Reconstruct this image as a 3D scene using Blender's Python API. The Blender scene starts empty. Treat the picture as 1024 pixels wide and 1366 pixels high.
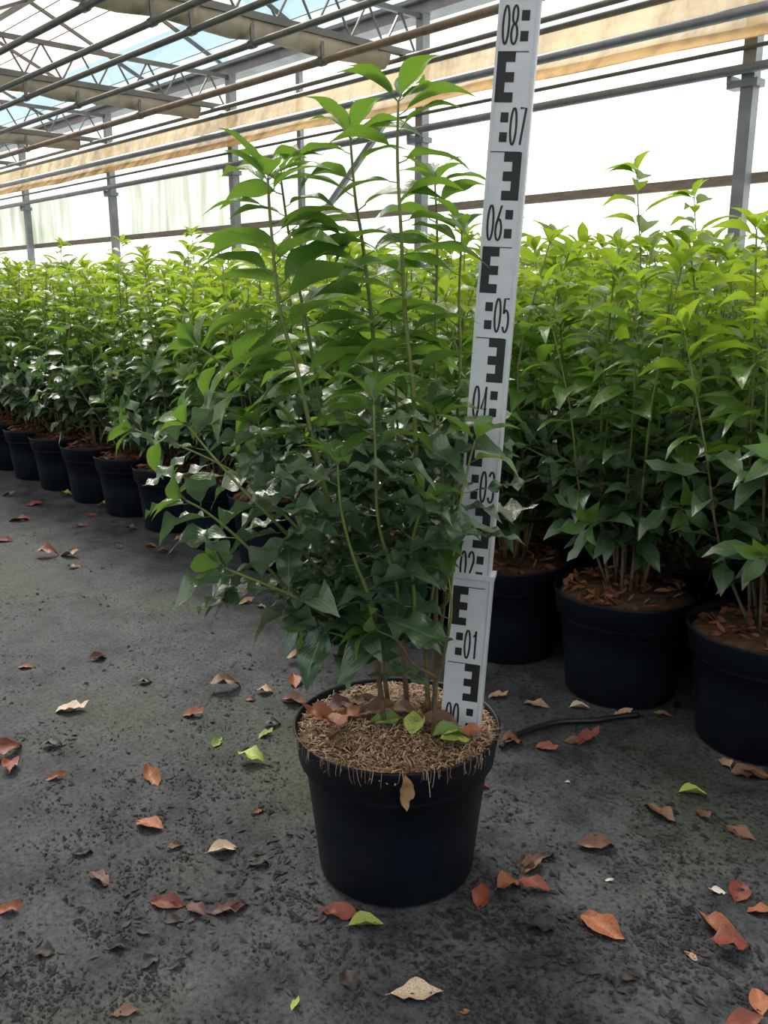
import bpy, math, random
from mathutils import Vector, Matrix, noise

# ------------------------------------------------------------------ camera, sky, sun, exposure
SC = bpy.context.scene
COL = SC.collection
FPX, TH, CAMH = 1180.0, math.radians(13.9), 0.745      # focal length in px of a 1024x1366 frame, downward tilt, height
cam_d = bpy.data.cameras.new('camera')
cam_d.sensor_fit = 'HORIZONTAL'
cam_d.sensor_width = 36.0
cam_d.lens = 36.0 * FPX / 1024.0
cam_d.clip_start, cam_d.clip_end = 0.05, 300
cam_d.dof.use_dof = False
cam = bpy.data.objects.new('camera', cam_d)
COL.objects.link(cam)
cam.location = (0, 0, CAMH)
YAW = math.atan2(0.735, 0.678)                          # the side wall runs along -X; the camera is turned to it
RZ3 = Matrix.Rotation(YAW, 3, 'Z')
cam.rotation_euler = (math.radians(90) - TH, 0, YAW)
SC.camera = cam

wd = bpy.data.worlds.new('sky')
SC.world = wd
wd.use_nodes = True
nt = wd.node_tree
bg = nt.nodes['Background']
tc = nt.nodes.new('ShaderNodeTexCoord')
sx = nt.nodes.new('ShaderNodeSeparateXYZ')
rp = nt.nodes.new('ShaderNodeValToRGB')
nt.links.new(tc.outputs['Generated'], sx.inputs[0])
nt.links.new(sx.outputs['Z'], rp.inputs[0])
nt.links.new(rp.outputs[0], bg.inputs[0])
rp.color_ramp.elements[0].position = 0.0
rp.color_ramp.elements[0].color = (0.50, 0.58, 0.62, 1)
rp.color_ramp.elements[1].position = 0.8
rp.color_ramp.elements[1].color = (0.23, 0.39, 0.56, 1)
e = rp.color_ramp.elements.new(0.3)
e.color = (0.35, 0.48, 0.56, 1)
bg.inputs[1].default_value = 1.0

SX = Vector((0.0, 1.0, 0.0))          # across the house, towards the glazed side wall
SU = Vector((-1.0, 0.0, 0.0))                        # along the house
sun_d = bpy.data.lights.new('sun_offscreen', 'SUN')
sun_d.energy = 16.0
sun_d.angle = math.radians(20)           # sunlight blurred by the limewash on the glass
sun_d.color = (1.0, 0.95, 0.86)
sun = bpy.data.objects.new('sun_offscreen', sun_d)
COL.objects.link(sun)
sun.location = (6, 6, 9)
SUN_EL = math.radians(48)
sd = -(RZ3 @ Vector((-0.45, 0.89, 0)).normalized() * math.cos(SUN_EL) + Vector((0, 0, math.sin(SUN_EL))))
sun.rotation_euler = sd.to_track_quat('-Z', 'Y').to_euler()

SC.view_settings.view_transform = 'Standard'
SC.view_settings.look = 'None'
SC.view_settings.gamma = 1.0
SC.view_settings.use_curve_mapping = False
SC.view_settings.exposure = 1.1
SC.cycles.max_bounces = 10
SC.cycles.transparent_max_bounces = 16
SC.cycles.use_denoising = True

# ------------------------------------------------------------------ helpers
def W(s, p, z):
    """along the house, across the house, up"""
    v = SU * s + SX * p
    return Vector((v.x, v.y, z))

def ray(x, y):
    a, b = (x - 512) / FPX, (683 - y) / FPX
    return RZ3 @ Vector((a, math.cos(TH) + b * math.sin(TH), -math.sin(TH) + b * math.cos(TH)))
FWD = RZ3 @ Vector((0, 1, 0))

def on_ground(x, y, z=0.0):
    r = ray(x, y)
    return Vector((0, 0, CAMH)) + r * ((z - CAMH) / r.z)

def at(x, y, Y):
    r = ray(x, y)
    return Vector((0, 0, CAMH)) + r * (Y / r.dot(FWD))

def on_wall(x, y, p):
    r = ray(x, y)
    return Vector((0, 0, CAMH)) + r * (p / (r.x * SX.x + r.y * SX.y))

class MB:
    def __init__(self):
        self.v, self.f, self.uv, self.mi = [], [], [], []
    def add(self, vs, fs, mi=0, uv=None):
        o = len(self.v)
        self.v.extend([tuple(q) for q in vs])
        for f in fs:
            self.f.append([i + o for i in f])
            self.mi.append(mi)
        self.uv.extend(uv if uv else [(0.0, 0.0)] * len(vs))
    def box(self, c, sx, sy, sz, rz=0, mi=0):
        m = Matrix.Translation(c) @ Matrix.Rotation(rz, 4, 'Z')
        vs = [m @ Vector((x * sx / 2, y * sy / 2, z * sz / 2)) for z in (-1, 1) for (x, y) in ((-1, -1), (1, -1), (1, 1), (-1, 1))]
        self.add(vs, [(3, 2, 1, 0), (4, 5, 6, 7), (0, 1, 5, 4), (1, 2, 6, 5), (2, 3, 7, 6), (3, 0, 4, 7)], mi)
    def bar(self, a, b, w, h, mi=0):
        a, b = Vector(a), Vector(b)
        t = (b - a).normalized()
        up = Vector((0, 0, 1)) if abs(t.z) < 0.95 else Vector(SX)
        r = t.cross(up).normalized()
        up = r.cross(t)
        vs = [q + r * (i * w / 2) + up * (j * h / 2) for q in (a, b) for (i, j) in ((-1, -1), (1, -1), (1, 1), (-1, 1))]
        self.add(vs, [(0, 1, 2, 3), (7, 6, 5, 4), (0, 4, 5, 1), (1, 5, 6, 2), (2, 6, 7, 3), (3, 7, 4, 0)], mi)
    def tube(self, pts, rad, n=8, mi=0, cap=True):
        pts = [Vector(p) for p in pts]
        k = len(pts)
        rads = rad if isinstance(rad, (list, tuple)) else [rad] * k
        vs, uv, prev = [], [], None
        for i, p in enumerate(pts):
            t = (pts[min(i + 1, k - 1)] - pts[max(i - 1, 0)]).normalized()
            ref = prev if prev is not None else (Vector((1, 0, 0)) if abs(t.x) < 0.8 else Vector((0, 1, 0)))
            x = (ref - t * ref.dot(t)).normalized()
            y = t.cross(x)
            prev = x
            for j in range(n):
                a = 2 * math.pi * j / n
                vs.append(p + (x * math.cos(a) + y * math.sin(a)) * rads[i])
                uv.append((j / n, i / (k - 1)))
        fs = [(i * n + j, i * n + (j + 1) % n, (i + 1) * n + (j + 1) % n, (i + 1) * n + j) for i in range(k - 1) for j in range(n)]
        if cap:
            fs += [tuple(range(n - 1, -1, -1)), tuple((k - 1) * n + j for j in range(n))]
        self.add(vs, fs, mi, uv)
    def lathe(self, prof, n=48, mi=0):
        vs = [(r * math.cos(2 * math.pi * j / n), r * math.sin(2 * math.pi * j / n), z) for (r, z) in prof for j in range(n)]
        k = len(prof)
        self.add(vs, [(i * n + j, i * n + (j + 1) % n, (i + 1) * n + (j + 1) % n, (i + 1) * n + j) for i in range(k - 1) for j in range(n)], mi)
    def mesh(self, name, mats, smooth=False):
        me = bpy.data.meshes.new(name)
        me.from_pydata(self.v, [], self.f)
        for m in mats:
            me.materials.append(m)
        uvl = me.uv_layers.new(name='UVMap')
        idx = [0] * len(me.loops)
        me.loops.foreach_get('vertex_index', idx)
        flat = []
        for i in idx:
            flat.extend(self.uv[i])
        uvl.data.foreach_set('uv', flat)
        me.polygons.foreach_set('material_index', self.mi)
        me.polygons.foreach_set('use_smooth', [smooth] * len(me.polygons))
        me.update()
        return me

def obj(name, me, parent=None, mat=None):
    o = bpy.data.objects.new(name, me)
    COL.objects.link(o)
    if parent is not None:
        o.parent = parent
    if mat is not None:
        o.matrix_local = mat
    return o

def tag(o, label, cat, group=None, kind=None):
    o['label'] = label
    o['category'] = cat
    if group:
        o['group'] = group
    if kind:
        o['kind'] = kind
    return o

def empty(name, loc, rz=0.0):
    o = bpy.data.objects.new(name, None)
    COL.objects.link(o)
    o.location = loc
    o.rotation_euler = (0, 0, rz)
    o.empty_display_size = 0.05
    return o

# ------------------------------------------------------------------ materials
def new_mat(name):
    m = bpy.data.materials.new(name)
    m.use_nodes = True
    n = m.node_tree.nodes
    return m, n, m.node_tree.links, n['Principled BSDF']

def noise_node(n, l, scale, detail=4, rough=0.6, coord='Object', sc=None):
    t = n.new('ShaderNodeTexCoord')
    x = n.new('ShaderNodeTexNoise')
    x.inputs['Scale'].default_value = scale
    x.inputs['Detail'].default_value = detail
    x.inputs['Roughness'].default_value = rough
    src = t.outputs[coord]
    if sc:
        mp = n.new('ShaderNodeMapping')
        mp.inputs['Scale'].default_value = sc
        l.new(src, mp.inputs[0])
        src = mp.outputs[0]
    l.new(src, x.inputs['Vector'])
    return x

def ramp(n, l, src, stops):
    r = n.new('ShaderNodeValToRGB')
    els = r.color_ramp.elements
    els[0].position, els[0].color = stops[0][0], (*stops[0][1], 1)
    els[1].position, els[1].color = stops[-1][0], (*stops[-1][1], 1)
    for p, c in stops[1:-1]:
        q = els.new(p)
        q.color = (*c, 1)
    l.new(src, r.inputs[0])
    return r

def bump(n, l, src, bs, strength, dist):
    b = n.new('ShaderNodeBump')
    b.inputs['Strength'].default_value = strength
    b.inputs['Distance'].default_value = dist
    l.new(src, b.inputs['Height'])
    l.new(b.outputs[0], bs.inputs['Normal'])
    return b

def simple(name, c1, c2, scale=8, rough=0.6, metal=0.0, bmp=0.0, sc=None, spec=0.5):
    m, n, l, b = new_mat(name)
    x = noise_node(n, l, scale, sc=sc)
    r = ramp(n, l, x.outputs[0], [(0.3, c1), (0.7, c2)])
    l.new(r.outputs[0], b.inputs['Base Color'])
    b.inputs['Roughness'].default_value = rough
    b.inputs['Metallic'].default_value = metal
    b.inputs['Specular IOR Level'].default_value = spec
    if bmp:
        bump(n, l, x.outputs[0], b, bmp, 0.004)
    return m

def rand_value(n, l):
    """differs from leaf to leaf, for single leaves and for joined ones"""
    oi, g = n.new('ShaderNodeObjectInfo'), n.new('ShaderNodeNewGeometry')
    a = n.new('ShaderNodeMath')
    a.operation = 'ADD'
    f = n.new('ShaderNodeMath')
    f.operation = 'FRACT'
    l.new(oi.outputs['Random'], a.inputs[0])
    l.new(g.outputs['Random Per Island'], a.inputs[1])
    l.new(a.outputs[0], f.inputs[0])
    return f.outputs[0], g

def leaf_mat(name, ca, cb, under, trans, fac, rough, spec):
    m, n, l, b = new_mat(name)
    rv, g = rand_value(n, l)
    r = ramp(n, l, rv, [(0.0, ca), (1.0, cb)])
    uv = n.new('ShaderNodeUVMap')
    sp = n.new('ShaderNodeSeparateXYZ')
    l.new(uv.outputs[0], sp.inputs[0])
    d = n.new('ShaderNodeMath'); d.operation = 'SUBTRACT'; d.inputs[1].default_value = 0.5
    ab = n.new('ShaderNodeMath'); ab.operation = 'ABSOLUTE'
    lt = n.new('ShaderNodeMath'); lt.operation = 'LESS_THAN'; lt.inputs[1].default_value = 0.025
    l.new(sp.outputs[0], d.inputs[0]); l.new(d.outputs[0], ab.inputs[0]); l.new(ab.outputs[0], lt.inputs[0])
    mid = n.new('ShaderNodeMix'); mid.data_type = 'RGBA'
    l.new(lt.outputs[0], mid.inputs[0])
    l.new(r.outputs[0], mid.inputs[6])
    mid.inputs[7].default_value = (0.16, 0.24, 0.08, 1)
    un = n.new('ShaderNodeMix'); un.data_type = 'RGBA'
    l.new(g.outputs['Backfacing'], un.inputs[0])
    l.new(mid.outputs[2], un.inputs[6])
    un.inputs[7].default_value = (*under, 1)
    l.new(un.outputs[2], b.inputs['Base Color'])
    b.inputs['Roughness'].default_value = rough
    b.inputs['Specular IOR Level'].default_value = spec
    b.inputs['Coat Weight'].default_value = 0.3
    b.inputs['Coat Roughness'].default_value = 0.14
    v1 = n.new('ShaderNodeMath'); v1.operation = 'MULTIPLY_ADD'; v1.inputs[1].default_value = -1.1
    l.new(ab.outputs[0], v1.inputs[0]); l.new(sp.outputs[1], v1.inputs[2])
    v2 = n.new('ShaderNodeMath'); v2.operation = 'MULTIPLY'; v2.inputs[1].default_value = 56.0
    v3 = n.new('ShaderNodeMath'); v3.operation = 'SINE'
    l.new(v1.outputs[0], v2.inputs[0]); l.new(v2.outputs[0], v3.inputs[0])
    x = noise_node(n, l, 9, 3, coord='UV')
    v4 = n.new('ShaderNodeMath'); v4.operation = 'MULTIPLY_ADD'; v4.inputs[1].default_value = 0.07
    l.new(v3.outputs[0], v4.inputs[0]); l.new(x.outputs[0], v4.inputs[2])
    bump(n, l, v4.outputs[0], b, 0.35, 0.004)
    t = n.new('ShaderNodeBsdfTranslucent')
    t.inputs[0].default_value = (*trans, 1)
    mx = n.new('ShaderNodeMixShader')
    mx.inputs[0].default_value = fac
    l.new(b.outputs[0], mx.inputs[1]); l.new(t.outputs[0], mx.inputs[2])
    l.new(mx.outputs[0], n['Material Output'].inputs[0])
    return m

M = {}
M['young'] = leaf_mat('young leaf', (0.10, 0.22, 0.018), (0.22, 0.33, 0.03), (0.20, 0.30, 0.07), (0.40, 0.58, 0.04), 0.47, 0.30, 0.5)
M['mid'] = leaf_mat('half grown leaf', (0.045, 0.13, 0.02), (0.085, 0.19, 0.03), (0.12, 0.20, 0.07), (0.22, 0.42, 0.04), 0.38, 0.25, 0.7)
M['mature'] = leaf_mat('mature leaf', (0.058, 0.115, 0.06), (0.10, 0.165, 0.09), (0.15, 0.20, 0.13), (0.10, 0.22, 0.04), 0.22, 0.21, 0.9)

def dry_mat():
    m, n, l, b = new_mat('dry leaf')
    oi = n.new('ShaderNodeObjectInfo')
    x = noise_node(n, l, 45, 4)
    r = ramp(n, l, x.outputs[0], [(0.32, (0.25, 0.21, 0.2)), (0.5, (0.85, 0.82, 0.8)), (0.65, (1.1, 1.1, 1.1))])
    mx = n.new('ShaderNodeMix'); mx.data_type = 'RGBA'; mx.blend_type = 'MULTIPLY'
    mx.inputs[0].default_value = 1.0
    l.new(oi.outputs['Color'], mx.inputs[6]); l.new(r.outputs[0], mx.inputs[7])
    l.new(mx.outputs[2], b.inputs['Base Color'])
    b.inputs['Roughness'].default_value = 0.5
    bump(n, l, x.outputs[0], b, 0.3, 0.002)
    return m
M['dry'] = dry_mat()

def island_mat(name, stops, rough=0.85):
    m, n, l, b = new_mat(name)
    rv, g = rand_value(n, l)
    r = ramp(n, l, rv, stops)
    l.new(r.outputs[0], b.inputs['Base Color'])
    b.inputs['Roughness'].default_value = rough
    return m
M['fibre'] = island_mat('peat fibre', [(0.0, (0.12, 0.06, 0.03)), (0.5, (0.34, 0.22, 0.13)), (1.0, (0.55, 0.42, 0.29))])
M['litter'] = island_mat('leaf litter', [(0.0, (0.06, 0.022, 0.012)), (0.5, (0.20, 0.07, 0.03)), (1.0, (0.34, 0.16, 0.08))])
M['crumb'] = island_mat('crumb', [(0.0, (0.005, 0.005, 0.006)), (0.7, (0.014, 0.014, 0.015)), (1.0, (0.05, 0.04, 0.035))], 0.7)
M['soil'] = simple('peat', (0.05, 0.025, 0.013), (0.16, 0.085, 0.045), 60, 0.95, bmp=0.6)
M['pot'] = simple('black plastic', (0.003, 0.005, 0.010), (0.006, 0.009, 0.016), 14, 0.45, spec=0.25, bmp=0.05)
M['stem_green'] = simple('green shoot', (0.11, 0.14, 0.025), (0.20, 0.22, 0.05), 30, 0.5)
M['stem_brown'] = simple('woody stem', (0.09, 0.055, 0.03), (0.22, 0.15, 0.085), 60, 0.8, bmp=0.3)
M['steel'] = simple('galvanized steel', (0.17, 0.18, 0.19), (0.26, 0.27, 0.28), 6, 0.5, 0.5)
M['pipe'] = simple('dull pipe', (0.10, 0.10, 0.095), (0.17, 0.165, 0.15), 5, 0.5, 0.4)
M['rust'] = simple('rusty pipe', (0.13, 0.09, 0.06), (0.24, 0.18, 0.12), 7, 0.7, 0.2)
M['wood'] = simple('weathered timber', (0.20, 0.165, 0.12), (0.32, 0.27, 0.20), 9, 0.8, sc=(1, 1, 8))
M['screen'] = simple('folded screen', (0.26, 0.22, 0.15), (0.44, 0.40, 0.31), 5, 0.8)
M['white'] = simple('white enamel', (0.58, 0.59, 0.61), (0.66, 0.67, 0.69), 40, 0.38)
M['black'] = simple('black print', (0.008, 0.008, 0.009), (0.014, 0.014, 0.015), 40, 0.5)
M['hose'] = simple('black hose', (0.008, 0.008, 0.009), (0.016, 0.016, 0.017), 20, 0.4)

def pane_mat(name, white, streak, streak_amt, trans_fac, diffuse=0.15):
    """limewashed glazing: scatters daylight through, lets a little straight through"""
    m, n, l, b = new_mat(name)
    n.remove(b)
    x = noise_node(n, l, 1.0, 5, 0.65, sc=(5, 5, 0.5))
    y = noise_node(n, l, 0.35, 3, 0.6)
    mu = n.new('ShaderNodeMath'); mu.operation = 'MULTIPLY'
    l.new(x.outputs[0], mu.inputs[0]); l.new(y.outputs[0], mu.inputs[1])
    r = ramp(n, l, mu.outputs[0], [(0.2, white), (0.36, tuple(a + (c - a) * streak_amt for a, c in zip(white, streak)))])
    t = n.new('ShaderNodeBsdfTranslucent')
    l.new(r.outputs[0], t.inputs[0])
    df = n.new('ShaderNodeBsdfDiffuse')
    l.new(r.outputs[0], df.inputs[0])
    tr = n.new('ShaderNodeBsdfTransparent')
    m1 = n.new('ShaderNodeMixShader'); m1.inputs[0].default_value = diffuse
    m2 = n.new('ShaderNodeMixShader'); m2.inputs[0].default_value = trans_fac
    l.new(t.outputs[0], m1.inputs[1]); l.new(df.outputs[0], m1.inputs[2])
    l.new(m1.outputs[0], m2.inputs[1]); l.new(tr.outputs[0], m2.inputs[2])
    l.new(m2.outputs[0], n['Material Output'].inputs[0])
    return m
M['wallpane'] = pane_mat('limewashed side glass', (0.90, 0.90, 0.89), (0.80, 0.80, 0.74), 1.0, 0.35)
M['dimpane'] = pane_mat('fill tuned limewashed glass', (0.60, 0.60, 0.58), (0.45, 0.45, 0.40), 1.0, 0.62)  # walls out of view: tint and clearness chosen to steer the fill light
M['streaked'] = pane_mat('algae streaked side glass', (0.66, 0.66, 0.62), (0.40, 0.41, 0.31), 1.0, 0.2)
M['roofpane'] = pane_mat('limewashed roof glass', (0.38, 0.345, 0.335), (0.30, 0.27, 0.25), 0.7, 0.32)
M['curtain'] = pane_mat('beige curtain film', (0.80, 0.60, 0.36), (0.42, 0.28, 0.14), 1.0, 0.10, 0.3)

def clear_glass():
    m, n, l, b = new_mat('clear glass')
    n.remove(b)
    tr = n.new('ShaderNodeBsdfTransparent')
    tr.inputs[0].default_value = (0.93, 0.96, 0.95, 1)
    gl = n.new('ShaderNodeBsdfGlossy'); gl.inputs['Roughness'].default_value = 0.05
    mx = n.new('ShaderNodeMixShader'); mx.inputs[0].default_value = 0.06
    l.new(tr.outputs[0], mx.inputs[1]); l.new(gl.outputs[0], mx.inputs[2])
    l.new(mx.outputs[0], n['Material Output'].inputs[0])
    return m
M['glass'] = clear_glass()

def ground_mat():
    m, n, l, b = new_mat('black ground fabric')
    big = noise_node(n, l, 2.2, 5, 0.6)
    mid = noise_node(n, l, 11, 6, 0.7)
    fine = noise_node(n, l, 140, 4, 0.7)
    base = ramp(n, l, mid.outputs[0], [(0.36, (0.025, 0.028, 0.032)), (0.52, (0.062, 0.069, 0.074)), (0.72, (0.096, 0.105, 0.106))])
    moss = ramp(n, l, big.outputs[0], [(0.52, (0, 0, 0)), (0.68, (1, 1, 1))])
    mf = n.new('ShaderNodeMath'); mf.operation = 'MULTIPLY'
    l.new(moss.outputs[0], mf.inputs[0]); l.new(fine.outputs[0], mf.inputs[1])
    mx = n.new('ShaderNodeMix'); mx.data_type = 'RGBA'
    l.new(mf.outputs[0], mx.inputs[0]); l.new(base.outputs[0], mx.inputs[6])
    mx.inputs[7].default_value = (0.070, 0.090, 0.040, 1)
    sp = ramp(n, l, fine.outputs[0], [(0.34, (0.22, 0.22, 0.22)), (0.46, (0.9, 0.9, 0.9)), (0.7, (1.3, 1.3, 1.3))])
    mm = n.new('ShaderNodeMix'); mm.data_type = 'RGBA'; mm.blend_type = 'MULTIPLY'; mm.inputs[0].default_value = 1
    l.new(mx.outputs[2], mm.inputs[6]); l.new(sp.outputs[0], mm.inputs[7])
    l.new(mm.outputs[2], b.inputs['Base Color'])
    rr = ramp(n, l, mid.outputs[0], [(0.3, (0.5, 0.5, 0.5)), (0.7, (0.8, 0.8, 0.8))])
    l.new(rr.outputs[0], b.inputs['Roughness'])
    b.inputs['Specular IOR Level'].default_value = 0.18
    ad = n.new('ShaderNodeMath'); ad.operation = 'MULTIPLY_ADD'; ad.inputs[1].default_value = 0.35
    l.new(fine.outputs[0], ad.inputs[0]); l.new(mid.outputs[0], ad.inputs[2])
    bump(n, l, ad.outputs[0], b, 0.7, 0.012)
    return m
M['ground'] = ground_mat()

# ------------------------------------------------------------------ the house: floor, side wall, roof
S0, S1, P0, P1 = -6.0, 27.0, -3.6, 6.0
EAVE = 3.05

fl = MB()
NS, NP = 110, 60
gv, gf = [], []
for i in range(NS + 1):
    for j in range(NP + 1):
        s = S0 + (S1 - S0) * (i / NS)
        p = P0 + (P1 - P0) * (j / NP)
        q = W(s, p, 0)
        q.z = -0.001 + 0.001 * noise.noise(Vector((q.x * 1.3, q.y * 1.3, 0)))
        gv.append(q)
for i in range(NS):
    for j in range(NP):
        a = i * (NP + 1) + j
        gf.append((a, a + NP + 1, a + NP + 2, a + 1))
fl.add(gv, gf)
floor = obj('floor', fl.mesh('floor', [M['ground']], True))
tag(floor, 'black woven ground fabric covered in mossy patches and crumbs', 'floor', kind='structure')
# make sure the floor faces up
if floor.data.polygons[0].normal.z < 0:
    floor.data.flip_normals()

RAILZ = [0.02, 0.99, 1.48, 2.14, EAVE]
def glazed_wall(name, label, a, b, zs, bay, mat):
    """posts are separate; panes and rails are pieces of the wall"""
    w = empty(name, a)
    tag(w, label, 'wall', kind='structure')
    L = (b - a).length
    t = (b - a).normalized()
    nb = max(1, round(L / bay))
    for i in range(nb):
        for k in range(len(zs) - 1):
            x0, x1 = L * i / nb + 0.01, L * (i + 1) / nb - 0.01
            m = MB()
            m.bar(t * x0 + Vector((0, 0, (zs[k] + zs[k + 1]) / 2)), t * x1 + Vector((0, 0, (zs[k] + zs[k + 1]) / 2)), 0.006, zs[k + 1] - zs[k] - 0.01)
            obj('pane', m.mesh('pane', [M['streaked'] if name == 'wall_back' and i >= 4 and k == 2 else mat]), w)
    return w, t, L

wall, wt, wL = glazed_wall('wall_back', 'limewashed glazed side wall beyond the potted shrubs', W(S0, P1, 0), W(S1, P1, 0), RAILZ, 3.0, M['wallpane'])
def wall_rail(z, w, h, mat, off=0.10):
    m = MB()
    m.bar(Vector((0, 0, z)) - SX * off, wt * wL + Vector((0, 0, z)) - SX * off, w, h)
    return obj('rail', m.mesh('rail', [mat]), wall)
wall_rail(0.99, 0.04, 0.055, M['wood'], 0.05)
wall_rail(1.475, 0.05, 0.065, M['wood'], 0.05)
m = MB()
m.bar(on_wall(400, 330, 5.955) - W(S0, P1, 0), on_wall(516, 160, 5.955) - W(S0, P1, 0), 0.04, 0.05)
obj('brace', m.mesh('brace', [M['steel']]), wall)
m = MB()
q = on_wall(402, 250, 5.96) - W(S0, P1, 0)
m.bar(Vector((q.x, q.y, 0.02)), Vector((q.x, q.y, 2.95)), 0.06, 0.05)
obj('mullion', m.mesh('mullion', [M['steel']]), wall)

w2, _, _ = glazed_wall('wall_front', 'limewashed glazed wall on the far side of the house', W(S0, P0, 0), W(S1, P0, 0), [0.02, EAVE], 3.0, M['dimpane'])
w3, _, _ = glazed_wall('wall_right', 'limewashed glazed gable end wall', W(S0, P0, 0), W(S0, P1, 0), [0.02, EAVE], 3.2, M['dimpane'])
w4, _, _ = glazed_wall('wall_left', 'limewashed glazed gable end wall at the far end', W(S1, P0, 0), W(S1, P1, 0), [0.02, EAVE], 3.2, M['dimpane'])

# posts of the side wall, every 3 m
pm = MB()
pm.box((0, 0, 1.51), 0.085, 0.085, 3.02)
post_me = pm.mesh('post', [M['steel']])
bm_ = MB()
bm_.box((0.03, 0, 2.03), 0.20, 0.11, 0.045)
bm_.box((0.115, 0, 2.06), 0.03, 0.12, 0.05)
brk_me = bm_.mesh('bracket', [M['steel']])
fm = MB()
fm.box((0, 0, 0.015), 0.16, 0.16, 0.03)
foot_me = fm.mesh('base_plate', [M['steel']])
def post_s(k):
    return 2.93 * k - 0.03
rz_wall = math.atan2(SU.y, SU.x)
for k in range(0, 9):
    r = empty('steel_post', W(post_s(k), P1 - 0.175, 0), rz_wall)
    tag(r, 'galvanized square steel post standing against the glazed side wall', 'post', 'posts of the side wall')
    obj('upright', post_me, r); obj('bracket', brk_me, r); obj('base_plate', foot_me, r)

# eave gutter
m = MB()
m.bar(W(S0, P1 - 0.10, EAVE + 0.03), W(S1, P1 - 0.10, EAVE + 0.03), 0.19, 0.12)
m.bar(W(S0, P1 - 0.22, EAVE + 0.075), W(S1, P1 - 0.22, EAVE + 0.075), 0.07, 0.03)
tag(obj('trim_1', m.mesh('gutter', [M['steel']])), 'grey eave gutter running along the top of the glazed wall', 'gutter', kind='structure')

# roof: three ridges running along the house
ceil = empty('ceiling', W(S0, P1, EAVE))
tag(ceil, 'low pitched glass roof, limewashed with a clear strip above the gutter', 'roof', kind='structure')
O = W(S0, P1, EAVE)
SPAN, RISE = 3.2, 0.72
bays = 11
bl = (S1 - S0) / bays
for g in range(3):
    pg = P1 - g * SPAN
    for side in (0, 1):
        pa, pb = (pg, pg - SPAN / 2) if side == 0 else (pg - SPAN, pg - SPAN / 2)
        cuts = [0.0, 0.42, 1.0]
        for i in range(bays):
            sa, sb = S0 + i * bl + 0.02, S0 + (i + 1) * bl - 0.02
            for c in range(2):
                q0, q1 = cuts[c] + 0.004, cuts[c + 1] - 0.004
                A = [W(s, pa + (pb - pa) * q, EAVE + 0.09 + RISE * q) - O for (s, q) in ((sa, q0), (sb, q0), (sb, q1), (sa, q1))]
                m = MB()
                m.add(A + [v + Vector((0, 0, 0.006)) for v in A], [(0, 1, 2, 3), (7, 6, 5, 4), (0, 4, 5, 1), (1, 5, 6, 2), (2, 6, 7, 3), (3, 7, 4, 0)])
                clear = (g == 0 and side == 0 and c == 0)
                obj('pane', m.mesh('roof_pane', [M['glass'] if clear else M['roofpane']]), ceil)
        # glazing bars
        for i in range(bays * 2 + 1):
            s = S0 + i * bl / 2
            m = MB()
            m.bar(W(s, pa, EAVE + 0.075) - O, W(s, pb, EAVE + 0.075 + RISE) - O, 0.03, 0.035)
            obj('glazing_bar', m.mesh('glazing_bar', [M['pipe']]), ceil)
    m = MB()
    m.bar(W(S0, pg - SPAN / 2, EAVE + 0.075 + RISE) - O, W(S1, pg - SPAN / 2, EAVE + 0.075 + RISE) - O, 0.05, 0.06)
    obj('ridge_bar', m.mesh('ridge_bar', [M['pipe']]), ceil)
    m = MB()
    m.bar(W(S0, pg - SPAN, EAVE + 0.02) - O, W(S1, pg - SPAN, EAVE + 0.02) - O, 0.16, 0.10)
    obj('valley_gutter', m.mesh('valley_gutter', [M['steel']]), ceil)

# lattice girders across the house, one at each post
CH, TP = 2.66, 3.00
for k in range(0, 7):
    s = post_s(k)
    r = empty('roof_girder', W(s, P1 - 0.23, CH))
    tag(r, 'lattice roof girder with a folded beige screen bundled along its lower chord', 'girder', 'lattice girders under the roof')
    o = W(s, P1 - 0.23, CH)
    m = MB(); m.bar(W(s, P1 - 0.215, CH + 0.03) - o, W(s, P0 + 0.05, CH + 0.03) - o, 0.05, 0.05)
    obj('lower_chord', m.mesh('lower_chord', [M['pipe']]), r)
    m = MB(); m.bar(W(s, P1 - 0.215, TP) - o, W(s, P0 + 0.05, TP) - o, 0.04, 0.04)
    obj('upper_chord', m.mesh('upper_chord', [M['pipe']]), r)
    # folded screen: a sagging bundle
    m = MB()
    m.tube([W(s + 0.09, P1 - 0.56 - i * 0.295, CH - 0.015 + 0.008 * math.sin(i * 1.7 + k)) - o for i in range(31)], [0.095 + 0.012 * math.sin(i * 2.3 + k) for i in range(31)], 10)
    obj('folded_screen', m.mesh('folded_screen', [M['screen']], True), r)
    nW = 17
    for i in range(nW):
        pa = P1 - 0.26 - i * 0.36
        m = MB()
        m.bar(W(s, pa, CH + 0.04) - o, W(s, pa - 0.18, TP) - o, 0.014, 0.014)
        obj('web_bar', m.mesh('web_bar', [M['pipe']]), r)
        m = MB()
        m.bar(W(s, pa - 0.18, TP) - o, W(s, pa - 0.36, CH + 0.04) - o, 0.014, 0.014)
        obj('web_bar', m.mesh('web_bar', [M['pipe']]), r)

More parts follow.
